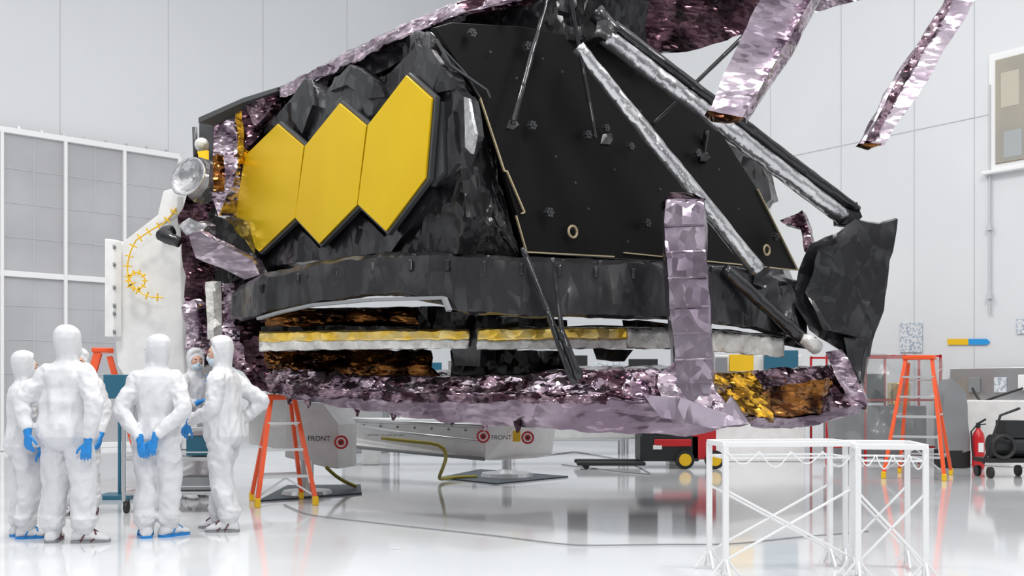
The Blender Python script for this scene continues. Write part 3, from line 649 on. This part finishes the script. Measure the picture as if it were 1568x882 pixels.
# ---------------- fire extinguisher
c=G(1498,718)
E=empty('fire_extinguisher')
bm=bmesh.new(); add_tube(bm,[c+Z*z for z in(.0,.02,.06,.5,.57,.62,.66)],[.075,.09,.095,.095,.08,.045,.03],20); finish(bm,'cylinder_body',M['red'],E,True)
bm=bmesh.new(); add_box(bm,c+Z*.70,(.05,.05,.08)); add_bar(bm,c+Z*.73,c+Vector((.12,0,.80)),.02,.03); add_bar(bm,c+Z*.71,c+Vector((.12,0,.72)),.02,.02)
add_tube(bm,[c+Vector((-.03,0,.7)),c+Vector((-.13,-.03,.6)),c+Vector((-.12,-.05,.3)),c+Vector((-.1,-.05,.2))],.013,8); finish(bm,'valve_hose',M['dark'],E)
bm=bmesh.new(); add_box(bm,c+Vector((0,-.09,.35)),(.08,.02,.15)); finish(bm,'label',M['frame'],E)
# ---------------- steel bench / cabinet at right wall
E=empty('wall_service_cabinet')
b0=bpx(1530)
box('body',RW(b0-1.3,.55,.45),(3.6,.7,1.1),YU,M['white'],E,.02)
box('steel_back',RW(b0-1.2,1.36,.12),(4.0,.06,.6),YU,M['steel'],E,.01)
for k,(dx,z,m_) in enumerate([(-.1,1.36,'paper'),(.35,1.36,'grey'),(-.5,1.4,'frame'),(-.9,1.36,'grey')]):
    box('outlet_%d'%k,RW(b0+dx,z,.18),(.2,.06,.26),YU,M[m_],E,.01)
tube('cable_loop',[RW(b0+.35,1.3,.25),RW(b0+.1,1.05,.5),RW(b0-.2,1.15,.6),RW(b0-.5,1.3,.25)],[.02]*4,M['dark'],E,8,.08,0,30,1,True,3)
# ---------------- wheeled pump cart at far right
c=G(1548,732); E=empty('vacuum_pump_cart')
bm=bmesh.new()
add_box(bm,c+Vector((0,.2,.25)),(.7,.45,.06)); add_tube(bm,[c+Vector((-.2,.2,.45)),c+Vector((.35,.2,.45))],[.17,.17],20); add_box(bm,c+Vector((.1,.2,.7)),(.3,.3,.25))
for x in(-.3,.3):
    for y in(0,.4): add_tube(bm,[c+Vector((x-.02,y,.08)),c+Vector((x+.03,y,.08))],[.08,.08],16)
R=[c+Vector((-.12+.16*math.cos(k*math.pi/8),-.02,.45+.16*math.sin(k*math.pi/8))) for k in range(17)]
add_tube(bm,R,.03,8)
add_tube(bm,[c+Vector((-.35,.1,.2)),c+Vector((-.1,.1,.9)),c+Vector((.2,.15,1.0))],.02,8)
finish(bm,'pump_assembly',M['dark'],E)
# ---------------- film-wrapped red scaffold behind ladder
E=empty('film_wrapped_rack')
bm=bmesh.new()
for a in (1266,1325,1385,1440): add_bar(bm,S(a,543,17),Vector((S(a,543,17).x,17,0)),.035,.035,0,Vector((0,1,0)))
for a in (1266,1325,1385,1440): add_bar(bm,S(a,543,17)+Vector((0,.9,0)),Vector((S(a,543,17).x,17.9,0)),.035,.035,0,Vector((0,1,0)))
for y in(17,17.9):
    for z in(.3,1.1,1.85): add_bar(bm,(S(1266,0,17).x,y,z),(S(1440,0,17).x,y,z),.035,.035)
finish(bm,'red_posts',M['red'],E)
bm=bmesh.new(); add_box(bm,(S(1353,0,17).x,17.45,.55),(1.6,.6,.9),0,0); add_box(bm,(S(1320,0,17).x,17.4,1.3),(.9,.5,.5),0,1); add_box(bm,(S(1390,0,17).x,17.4,1.2),(.3,.3,.4),0,2); add_box(bm,(S(1300,0,17).x,17.1,1.45),(.3,.05,.2),0,2)
bevel(finish(bm,'stored_equipment',[M['grey'],M['dark'],M['goldband']],E),.02)
x0=S(1264,0,17).x; x1=S(1440,0,17).x
loft('film_sheet',[[Vector((x0,16.92,1.88)),Vector(((x0+x1)/2,16.88,1.86)),Vector((x1,16.92,1.8))],[Vector((x0,16.85,.3)),Vector(((x0+x1)/2,16.8,.35)),Vector((x1,16.85,.3))]],30,12,.05,M['film'],E,thick=0)
E=empty('covered_equipment_case')
cY=16.15
foil('grey_cover',[S(1446,602,cY),S(1458,580,cY),S(1480,600,cY),S(1486,690,cY),S(1446,700,cY)],Vector((0,.4,0)),M['grey'],E,.15,.03)
foil('cover_base',[S(1446,690,cY),S(1486,690,cY),S(1486,716.5,cY),S(1446,716.5,cY)],Vector((0,.4,0)),M['dark'],E,0,0)
# ---------------- background benches
def bench(x,y,w,stuff,name='workstation_bench'):
    E=empty(name)
    bm=bmesh.new(); add_box(bm,(x,y,.92),(w,.7,.05),0,0)
    for sx in(-1,1):
        for sy in(-.3,.3): add_box(bm,(x+sx*(w/2-.04),y+sy,.45),(.05,.05,.9),0,1)
    add_box(bm,(x,y,.3),(w-.1,.6,.03),0,1)
    bevel(finish(bm,'table',[M['white'],M['steel']],E),.008)
    for i,(dx,ww,hh,m_) in enumerate(stuff):
        bm=bmesh.new(); add_box(bm,(x+dx,y,.945+.12+hh/2),(ww,.05,hh)); add_box(bm,(x+dx,y+.03,1.02),(.06,.05,.16)); add_box(bm,(x+dx,y,.955),(.25,.2,.02))
        bevel(finish(bm,'equipment_%d'%i,M[m_],E),.01)
bench(-1.5,19.5,1.6,[(-.1,.45,.75,'teal'),(.4,.3,.8,'steel')])
bench(1.1,19.8,2.2,[(-.6,.5,.8,'paper'),(.2,.4,.9,'dark'),(.8,.5,.75,'paper')])
bench(3.2,20.5,1.8,[(-.5,.6,.85,'dark'),(.3,.4,.7,'grey')])
E=empty('equipment_cabinet')
bm=bmesh.new(); add_box(bm,(4.4,18,.8),(1.6,.7,1.6),0,0); add_box(bm,(4.4,18.1,1.75),(1.6,.5,.3),0,0); bevel(finish(bm,'cabinet',M['white'],E),.02)
bm=bmesh.new(); add_box(bm,(4.05,17.6,1.65),(.42,.1,.5),0,0); add_box(bm,(4.75,17.6,1.7),(.6,.1,.55),0,1); add_box(bm,(3.7,17.6,1.6),(.2,.1,.5),0,2)
bevel(finish(bm,'front_panels',[M['yellow'],M['teal'],M['grey']],E),.01)
E=empty('equipment_rack')
bm=bmesh.new(); add_box(bm,(-3.0,20.5,1.0),(.9,.6,2.0),0,0)
for z in(.4,.8,1.2,1.6): add_box(bm,(-3.0,20.19,z),(.78,.04,.3),0,1)
bevel(finish(bm,'rack',[M['grey'],M['steel']],E),.02)
E=empty('monitor_stand')
mY=11.6; mx=S(181,592,mY).x; mz=S(181,592,mY).z
bm=bmesh.new(); add_box(bm,(mx,mY,mz),(.32,.05,.28),.2); add_tube(bm,[Vector((mx,mY+.04,.04)),Vector((mx,mY+.04,mz))],[.02,.02],10)
add_box(bm,(mx,mY,.025),(.4,.4,.05)); bevel(finish(bm,'monitor',M['teal'],E),.012)
# ---------------- cart
c=G(258,786); E=empty('tool_trolley',(c.x,c.y+.27,0)); E.rotation_euler=(0,0,.05)
bm=bmesh.new()
for z in(.2,.55,.86): add_box(bm,(0,0,z),(.96,.5,.035))
for x in(-.47,.47):
    for y in(-.24,.24): add_bar(bm,(x,y,.12),(x,y,.98),.035,.035)
for y in(-.24,.24): add_bar(bm,(-.47,y,.98),(.47,y,.98),.03,.03)
for z in(.27,.62): 
    for y in(-.24,.24): add_bar(bm,(-.47,y,z),(.47,y,z),.015,.015)
bevel(fin_local(bm,'trolley_frame',M['steel'],E),.006)
bm=bmesh.new()
for x in(-.45,.45):
    for y in(-.22,.22): add_tube(bm,[(x-.018,y,.06),(x+.018,y,.06)],[.06,.06],16); add_box(bm,(x,y,.11),(.05,.05,.05))
fin_local(bm,'casters',M['dark'],E,True)
bm=bmesh.new(); add_box(bm,(.1,0,.95),(.3,.3,.15),0,0); add_box(bm,(-.15,0,.65),(.3,.3,.16),0,0); add_box(bm,(.33,0,.97),(.2,.3,.2),0,1); add_box(bm,(.28,0,.68),(.3,.3,.2),0,2); add_box(bm,(-.36,0,.94),(.18,.3,.13),0,2); add_box(bm,(.25,0,.29),(.4,.35,.13),0,1); bevel(fin_local(bm,'parts_boxes',[M['white'],M['grey'],M['teal']],E),.01)
tube('floor_cable',[G(435,774)+Z*.01,G(470,790)+Z*.01,G(600,805)+Z*.01,G(760,822)+Z*.01,G(880,838)+Z*.01,G(1000,835)+Z*.01,G(1120,836)+Z*.01,G(1210,825)+Z*.01,G(1330,815)+Z*.01],[.006]*9,M['grey'],None,6,.15,0,30,1,True,3)
tube('floor_cable',[G(820,700)+Z*.01,G(880,692)+Z*.01,G(960,706)+Z*.01,G(1000,728)+Z*.01,G(940,722)+Z*.01,G(860,712)+Z*.01],[.008]*6,M['grey'],None,6,.15,0,30,1,True,3)
bm=bmesh.new(); c=G(607,840); add_tube(bm,[c,c+Z*.004],[.06,.06],24); finish(bm,'floor_port_cover',M['seam'])
# ---------------- people
def V(*a): return Vector(a)
def hand(parent,wrist,d,pn,side,curl,s=1.0,name='glove'):
    d=d.normalized(); pn=(pn-d*pn.dot(d)).normalized(); x=d.cross(pn)*side
    bm=bmesh.new()
    add_tube(bm,[wrist-d*.07*s,wrist-d*.02*s,wrist+d*.01*s],[.038*s,.033*s,.028*s],12)
    def ell(c,rx,rn): return [bm.verts.new(c+x*rx*math.cos(k*math.pi/7)+pn*rn*math.sin(k*math.pi/7)) for k in range(14)]
    secs=[ell(wrist+d*t*s,rx*s,rn*s) for t,rx,rn in((-.01,.027,.02),(.025,.036,.019),(.06,.043,.017),(.09,.042,.014))]
    for i in range(3):
        for k in range(14): bm.faces.new((secs[i][k],secs[i][(k+1)%14],secs[i+1][(k+1)%14],secs[i+1][k]))
    bm.faces.new(secs[0][::-1]); bm.faces.new(secs[-1])
    for k,(ox,L) in enumerate(((.033,.072),(.011,.082),(-.011,.076),(-.032,.060))):
        p=wrist+d*.08*s+x*ox*s; P=[p]; ang=curl*(.3+.08*k)
        sp=x*ox*2.2
        for seg in(.42,.33,.25):
            dd=(d+sp)*math.cos(ang)+pn*math.sin(ang); p=p+dd*L*seg*s; P.append(p); ang+=curl*.55
        add_tube(bm,P,[.0105*s,.0098*s,.009*s,.0075*s],8,0,.012)
    p=wrist+d*.02*s+x*.026*s; P=[p]
    for k,(a,b_,c_) in enumerate(((.75,.65,.15),(.55,.8,.3),(.3,.9,.45))):
        p=p+(x*a+d*b_+pn*c_*curl).normalized()*.032*s; P.append(p)
    add_tube(bm,P,[.014*s,.0125*s,.011*s,.009*s],8,0,.012)
    o=fin_local(bm,name,M['blue'],parent,True)
    m=o.modifiers.new('r','REMESH'); m.mode='VOXEL'; m.voxel_size=.0038; m.use_smooth_shade=True
    o.modifiers.new('sm','SMOOTH').iterations=2
    return o
def person(loc,yaw,h,headyaw=0,arms=None,feet=None,lean=0.0,tie='blue',headpitch=0,girth=1.0):
    s=h/1.80; sd=loc[0]*3.1+loc[1]
    E=empty('cleanroom_technician',loc); E.rotation_euler=(0,0,yaw); E.scale=(s,s,s)
    feet=feet or [(-.13,.0,.1),(.13,0,-.1)]
    arms=arms or [[(-.27,-.02,1.13),(-.25,.08,.88)],[(.27,-.02,1.13),(.25,.08,.88)]]
    L=lambda z: lean*(z-.9)
    bm=bmesh.new()
    secs=[(.76,.10,.09,0),(.80,.18,.145,0),(.87,.20*girth,.162*girth,-.005),(.96,.195*girth,.155*girth,0),(1.06,.18*girth,.142*girth,.0),(1.16,.185*girth,.14*girth,0),(1.27,.20,.138,0),(1.36,.208,.127,-.005),(1.42,.185,.11,-.01),(1.46,.135,.092,-.005),(1.50,.09,.082,.005),(1.56,.075,.08,.01)]
    S2=[]
    for i in range(len(secs)-1):
        for k in range(4):
            f=k/4; S2.append(tuple(secs[i][j]*(1-f)+secs[i+1][j]*f for j in range(4)))
    S2.append(secs[-1]); rings=[]
    for z,rx,ry,oy in S2:
        out=[]
        for k in range(56):
            a=2*math.pi*k/56
            # soft hanging folds: ridged noise, long in z, drifting diagonally
            q1=Vector((math.cos(a)*1.6+sd+z*.8,math.sin(a)*1.6-z*.6,z*2.2))
            q2=Vector((math.cos(a)*2.6+sd-z*1.6,math.sin(a)*2.6,z*5.0+3))
            r=1+.22*(.28-abs(noise.noise(q1)))+.18*(.28-abs(noise.noise(q2)))
            out.append(bm.verts.new(V(rx*math.cos(a)*r,oy+L(z)+ry*math.sin(a)*r,z)))
        rings.append(out)
    for i in range(len(rings)-1):
        for k in range(56): bm.faces.new((rings[i][k],rings[i][(k+1)%56],rings[i+1][(k+1)%56],rings[i+1][k]))
    bm.faces.new(rings[0][::-1]); bm.faces.new(rings[-1])
    hr=Matrix.Rotation(headyaw,3,'Z')@Matrix.Rotation(headpitch,3,'X')
    hc=V(0,L(1.6)+.015,1.60)
    hs=[(-.15,.105,.095,-.005),(-.12,.088,.086,0),(-.08,.082,.090,0),(-.03,.090,.102,-.002),(.03,.100,.116,-.004),(.08,.104,.122,-.006),(.13,.097,.114,-.010),(.165,.078,.092,-.014),(.188,.048,.055,-.018),(.197,.015,.018,-.018)]
    rings=[]
    for z,rx,ry,oy in hs:
        rr=[]
        for k in range(32):
            a=2*math.pi*k/32; r=1+.14*(.2-abs(noise.noise(Vector((math.cos(a)*1.7+sd,math.sin(a)*1.7,z*9)))))
            yy=ry*math.sin(a)*r
            lim=.058 if -.1<z<.1 else (.075 if z<.14 else .2)
            rr.append(bm.verts.new(hc+hr@V(rx*math.cos(a)*r,oy+min(yy,lim),z)))
        rings.append(rr)
    for i in range(len(rings)-1):
        for k in range(32): bm.faces.new((rings[i][k],rings[i][(k+1)%32],rings[i+1][(k+1)%32],rings[i+1][k]))
    bm.faces.new(rings[0][::-1]); bm.faces.new(rings[-1])
    rim=[hc+hr@V(.078*math.cos(k*math.pi/10),.055+.012*abs(math.sin(k*math.pi/10)),.005+.095*math.sin(k*math.pi/10)) for k in range(21)]
    add_tube(bm,rim,.013,8)
    for sx,(fx,fy,ft) in zip((-1,1),feet):
        hip=V(sx*.09,0,.88); kn=V((sx*.09+fx)/2+sx*.005,fy*.5+.03,.49); an=V(fx,fy-.01,.13)
        add_tube(bm,[hip,hip.lerp(kn,.5),kn,kn.lerp(an,.45),an,an-V(0,0,.06)],[.118,.108,.092,.092,.080,.062],28,0,.018,0,8,1,2,.42)
        add_tube(bm,[an+V(0,0,.13),an+V(0,0,.07),an+V(0,0,.0),an-V(0,0,.03)],[.07,.096,.088,.058],28,0,.015,0,14,1,0,.42)
    for sx,a in zip((-1,1),arms):
        sh=V(sx*.165,L(1.41)-.005,1.395); el=V(*a[0]); wr=V(*a[1])
        add_tube(bm,[V(sx*.08,L(1.4),1.39),sh,sh.lerp(el,.5),el,el.lerp(wr,.5),wr],[.07,.082,.073,.066,.058,.040],24,0,.015,0,11,1,2,.46)
    o=fin_local(bm,'coverall',M['cloth'],E,True)
    m=o.modifiers.new('r','REMESH'); m.mode='VOXEL'; m.voxel_size=.009; m.use_smooth_shade=True
    m=o.modifiers.new('sm','SMOOTH'); m.iterations=2
    bm=bmesh.new()
    def ell(c,r,mi,seg=18):
        q_=bmesh.ops.create_uvsphere(bm,u_segments=seg,v_segments=seg//2+2,radius=1,matrix=Matrix.Translation(hc)@hr.to_4x4()@Matrix.Translation(V(*c))@Matrix.Diagonal((*r,1)))
        fs=set(f for v in q_['verts'] for f in v.link_faces)
        for f in fs: f.material_index=mi; f.smooth=True
    ell((0,.030,.03),(.072,.082,.085),0)
    ell((0,.040,-.035),(.066,.080,.058),1); ell((0,.105,-.005),(.018,.026,.03),1,10)
    for sx in(-1,1):
        ell((sx*.029,.100,.035),(.014,.010,.008),2,10); ell((sx*.029,.109,.035),(.006,.004,.006),3,8); ell((sx*.029,.101,.056),(.02,.008,.004),3,8)
    ell((0,.108,.022),(.011,.012,.022),0,10)
    fin_local(bm,'face',[M['skin'],M['mask'],M['frame'],M['hair']],E,True)
    for sx,(fx,fy,ft) in zip((-1,1),feet):
        Rz=Matrix.Rotation(ft,3,'Z'); base=V(fx,fy,0)
        bm=bmesh.new(); rings=[]
        for y,w,hh in((-.10,.02,.05),(-.09,.04,.085),(-.05,.052,.115),(0,.053,.13),(.05,.053,.105),(.10,.058,.08),(.15,.056,.062),(.18,.045,.05),(.20,.02,.035)):
            rr=[]
            for k in range(16):
                a=2*math.pi*k/16; zz=max(0,hh/2+hh/2*math.sin(a)); xx=w*math.cos(a)*(1.0 if math.sin(a)>0 else 1.15)
                rr.append(bm.verts.new(base+Rz@V(xx,y+.01*noise.noise(V(xx*30,y*30,zz*30)),zz*.97+.008)))
            rings.append(rr)
        for i in range(len(rings)-1):
            for k in range(16): 
                f=bm.faces.new((rings[i][k],rings[i][(k+1)%16],rings[i+1][(k+1)%16],rings[i+1][k]))
        bm.faces.new(rings[0][::-1]); bm.faces.new(rings[-1])
        fin_local(bm,'boot_cover',M['cloth'],E,True)
        bm=bmesh.new()
        out=[(-.10,.02),(-.09,.045),(-.04,.056),(.04,.056),(.11,.064),(.17,.055),(.205,.02)]
        P=[(w,y) for y,w in out]+[(-w,y) for y,w in out[::-1]]
        vs=[bm.verts.new(base+Rz@V(x,y,0)) for x,y in P]; bm.faces.new(vs)
        r_=bmesh.ops.extrude_face_region(bm,geom=bm.faces[:])
        for g in r_['geom']:
            if isinstance(g,bmesh.types.BMVert): g.co.z+=.022
        fin_local(bm,'sole',M['blue'] if tie=='blue' else M['grey'],E)
        bm=bmesh.new()
        for (y0,r0,z0) in((.075,.062,.045),(.0,.064,.085)):
            R=[base+Rz@V(r0*math.cos(k*math.pi/10),y0+.02*math.sin(k*math.pi/5),max(.012,z0*.55+ (z0*.75)*math.sin(k*math.pi/10))) for k in range(21)]
            add_tube(bm,R,.0065,6)
        add_tube(bm,[base+Rz@V(-.05,.1,.075),base+Rz@V(0,.08,.105),base+Rz@V(.05,.1,.07)],.007,6)
        fin_local(bm,'boot_ties',M['blue'] if tie=='blue' else M['tie'],E,True)
    for sx,a in zip((-1,1),arms):
        el=V(*a[0]); wr=V(*a[1]); d=(wr-el).normalized()
        if len(a)>2: d=V(*a[2]).normalized()
        pn=V(*a[3]) if len(a)>3 else V(-sx,0,0)
        cu=a[4] if len(a)>4 else .6
        hand(E,wr+d*.035,d,pn,(a[5] if len(a)>5 else -sx),cu)
    return E
def ppl(px,py,**k):
    g=G(px,py); return (g.x,g.y,0)
R_=math.radians
person(ppl(103,830),R_(-8),1.80,headyaw=R_(-12),tie='maroon',girth=1.22,
  arms=[[(-.33,-.12,1.15),(-.235,-.18,.93),(.1,-.1,-1),(.3,1,0),.8],[(.30,-.10,1.14),(.265,-.13,.86),(-.1,-.12,-1),(-.3,1,0),.8]],
  feet=[(-.13,.0,R_(20)),(.15,.0,R_(-70))])
person(ppl(36,822),R_(-50),1.60,headyaw=R_(0),tie='blue',feet=[(-.1,0,R_(10)),(.12,0,R_(-20))])
person(ppl(122,788),R_(185),1.69,headyaw=R_(10),tie='maroon')
person(ppl(240,822),R_(0),1.74,headyaw=R_(68),tie='blue',girth=1.05,
  arms=[[(-.28,-.12,1.12),(-.07,-.22,.88),(.25,-.05,-1),(.0,1,0),.7],[(.28,-.12,1.12),(.075,-.23,.90),(-.32,-.05,-1),(0,1,0),.7]],
  feet=[(-.09,-.02,R_(25)),(.10,.04,R_(-35))])
person(ppl(298,763),R_(-120),1.76,headyaw=R_(-25),tie='maroon',
  arms=[[(-.24,.06,1.14),(-.08,.22,1.30),(.3,.1,1),(0,-1,0),.8],[(.25,.03,1.13),(.14,.20,1.14),(-.6,.3,.3),(0,0,-1),.7]])
person(ppl(344,812),R_(84),1.75,headyaw=R_(26),headpitch=R_(-8),tie='maroon',girth=1.1,lean=.03,
  arms=[[(-.22,.02,1.12),(-.10,.29,1.00),(.2,.6,-1),(.6,0,0),.8],[(.27,-.27,1.18),(.19,-.06,.98),(-.3,.8,-.5),(-1,0,0),.7]],
  feet=[(-.09,-.07,R_(8)),(.10,.10,R_(-10))])
# ---------------- light & world
w=bpy.data.worlds.new('world'); bpy.context.scene.world=w; w.use_nodes=True
nt=w.node_tree; bg=nt.nodes['Background']
tc=nt.nodes.new('ShaderNodeTexCoord'); sp=nt.nodes.new('ShaderNodeSeparateXYZ'); rp=nt.nodes.new('ShaderNodeValToRGB')
mr=nt.nodes.new('ShaderNodeMapRange'); mr.inputs['From Min'].default_value=-1; mr.inputs['From Max'].default_value=1
el=rp.color_ramp.elements; el[0].position=0; el[0].color=(.33,.34,.36,1); el[1].position=.95; el[1].color=(1.35,1.36,1.38,1)
for pos,v in((.5,.32),(.62,.5),(.75,1.0)):
    e=rp.color_ramp.elements.new(pos); e.color=(v,v*1.01,v*1.03,1)
nt.links.new(tc.outputs['Generated'],sp.inputs[0]); nt.links.new(sp.outputs['Z'],mr.inputs['Value']); nt.links.new(mr.outputs[0],rp.inputs['Fac']); nt.links.new(rp.outputs['Color'],bg.inputs['Color'])
bg.inputs['Strength'].default_value=.98
def area(name,loc,size,energy,rot=(0,0,0)):
    l=bpy.data.lights.new(name,'AREA'); l.size=size; l.energy=energy; l.color=(1,.99,.97)
    o=bpy.data.objects.new(name,l); o.location=loc; o.rotation_euler=rot; bpy.context.collection.objects.link(o)
area('ceiling_lamp_1',(-4,7,11),1.6,500,(R_(5),R_(10),0))
area('ceiling_lamp_2',(5,6,11),1.6,500,(R_(20),0,0))
area('ceiling_lamp_3',(-1,14,12),2.5,480)
area('ceiling_lamp_4',(1,-3,9),1.6,430,(R_(35),0,0))
# ---------------- camera
cam=bpy.data.cameras.new('camera'); co=bpy.data.objects.new('camera',cam); bpy.context.collection.objects.link(co)
co.location=(0,0,H); co.rotation_euler=(math.pi/2,0,0); cam.sensor_width=36; cam.lens=F/1568*36; cam.shift_y=159/1568; cam.clip_end=200
bpy.context.scene.camera=co
bpy.context.scene.view_settings.view_transform='Standard'
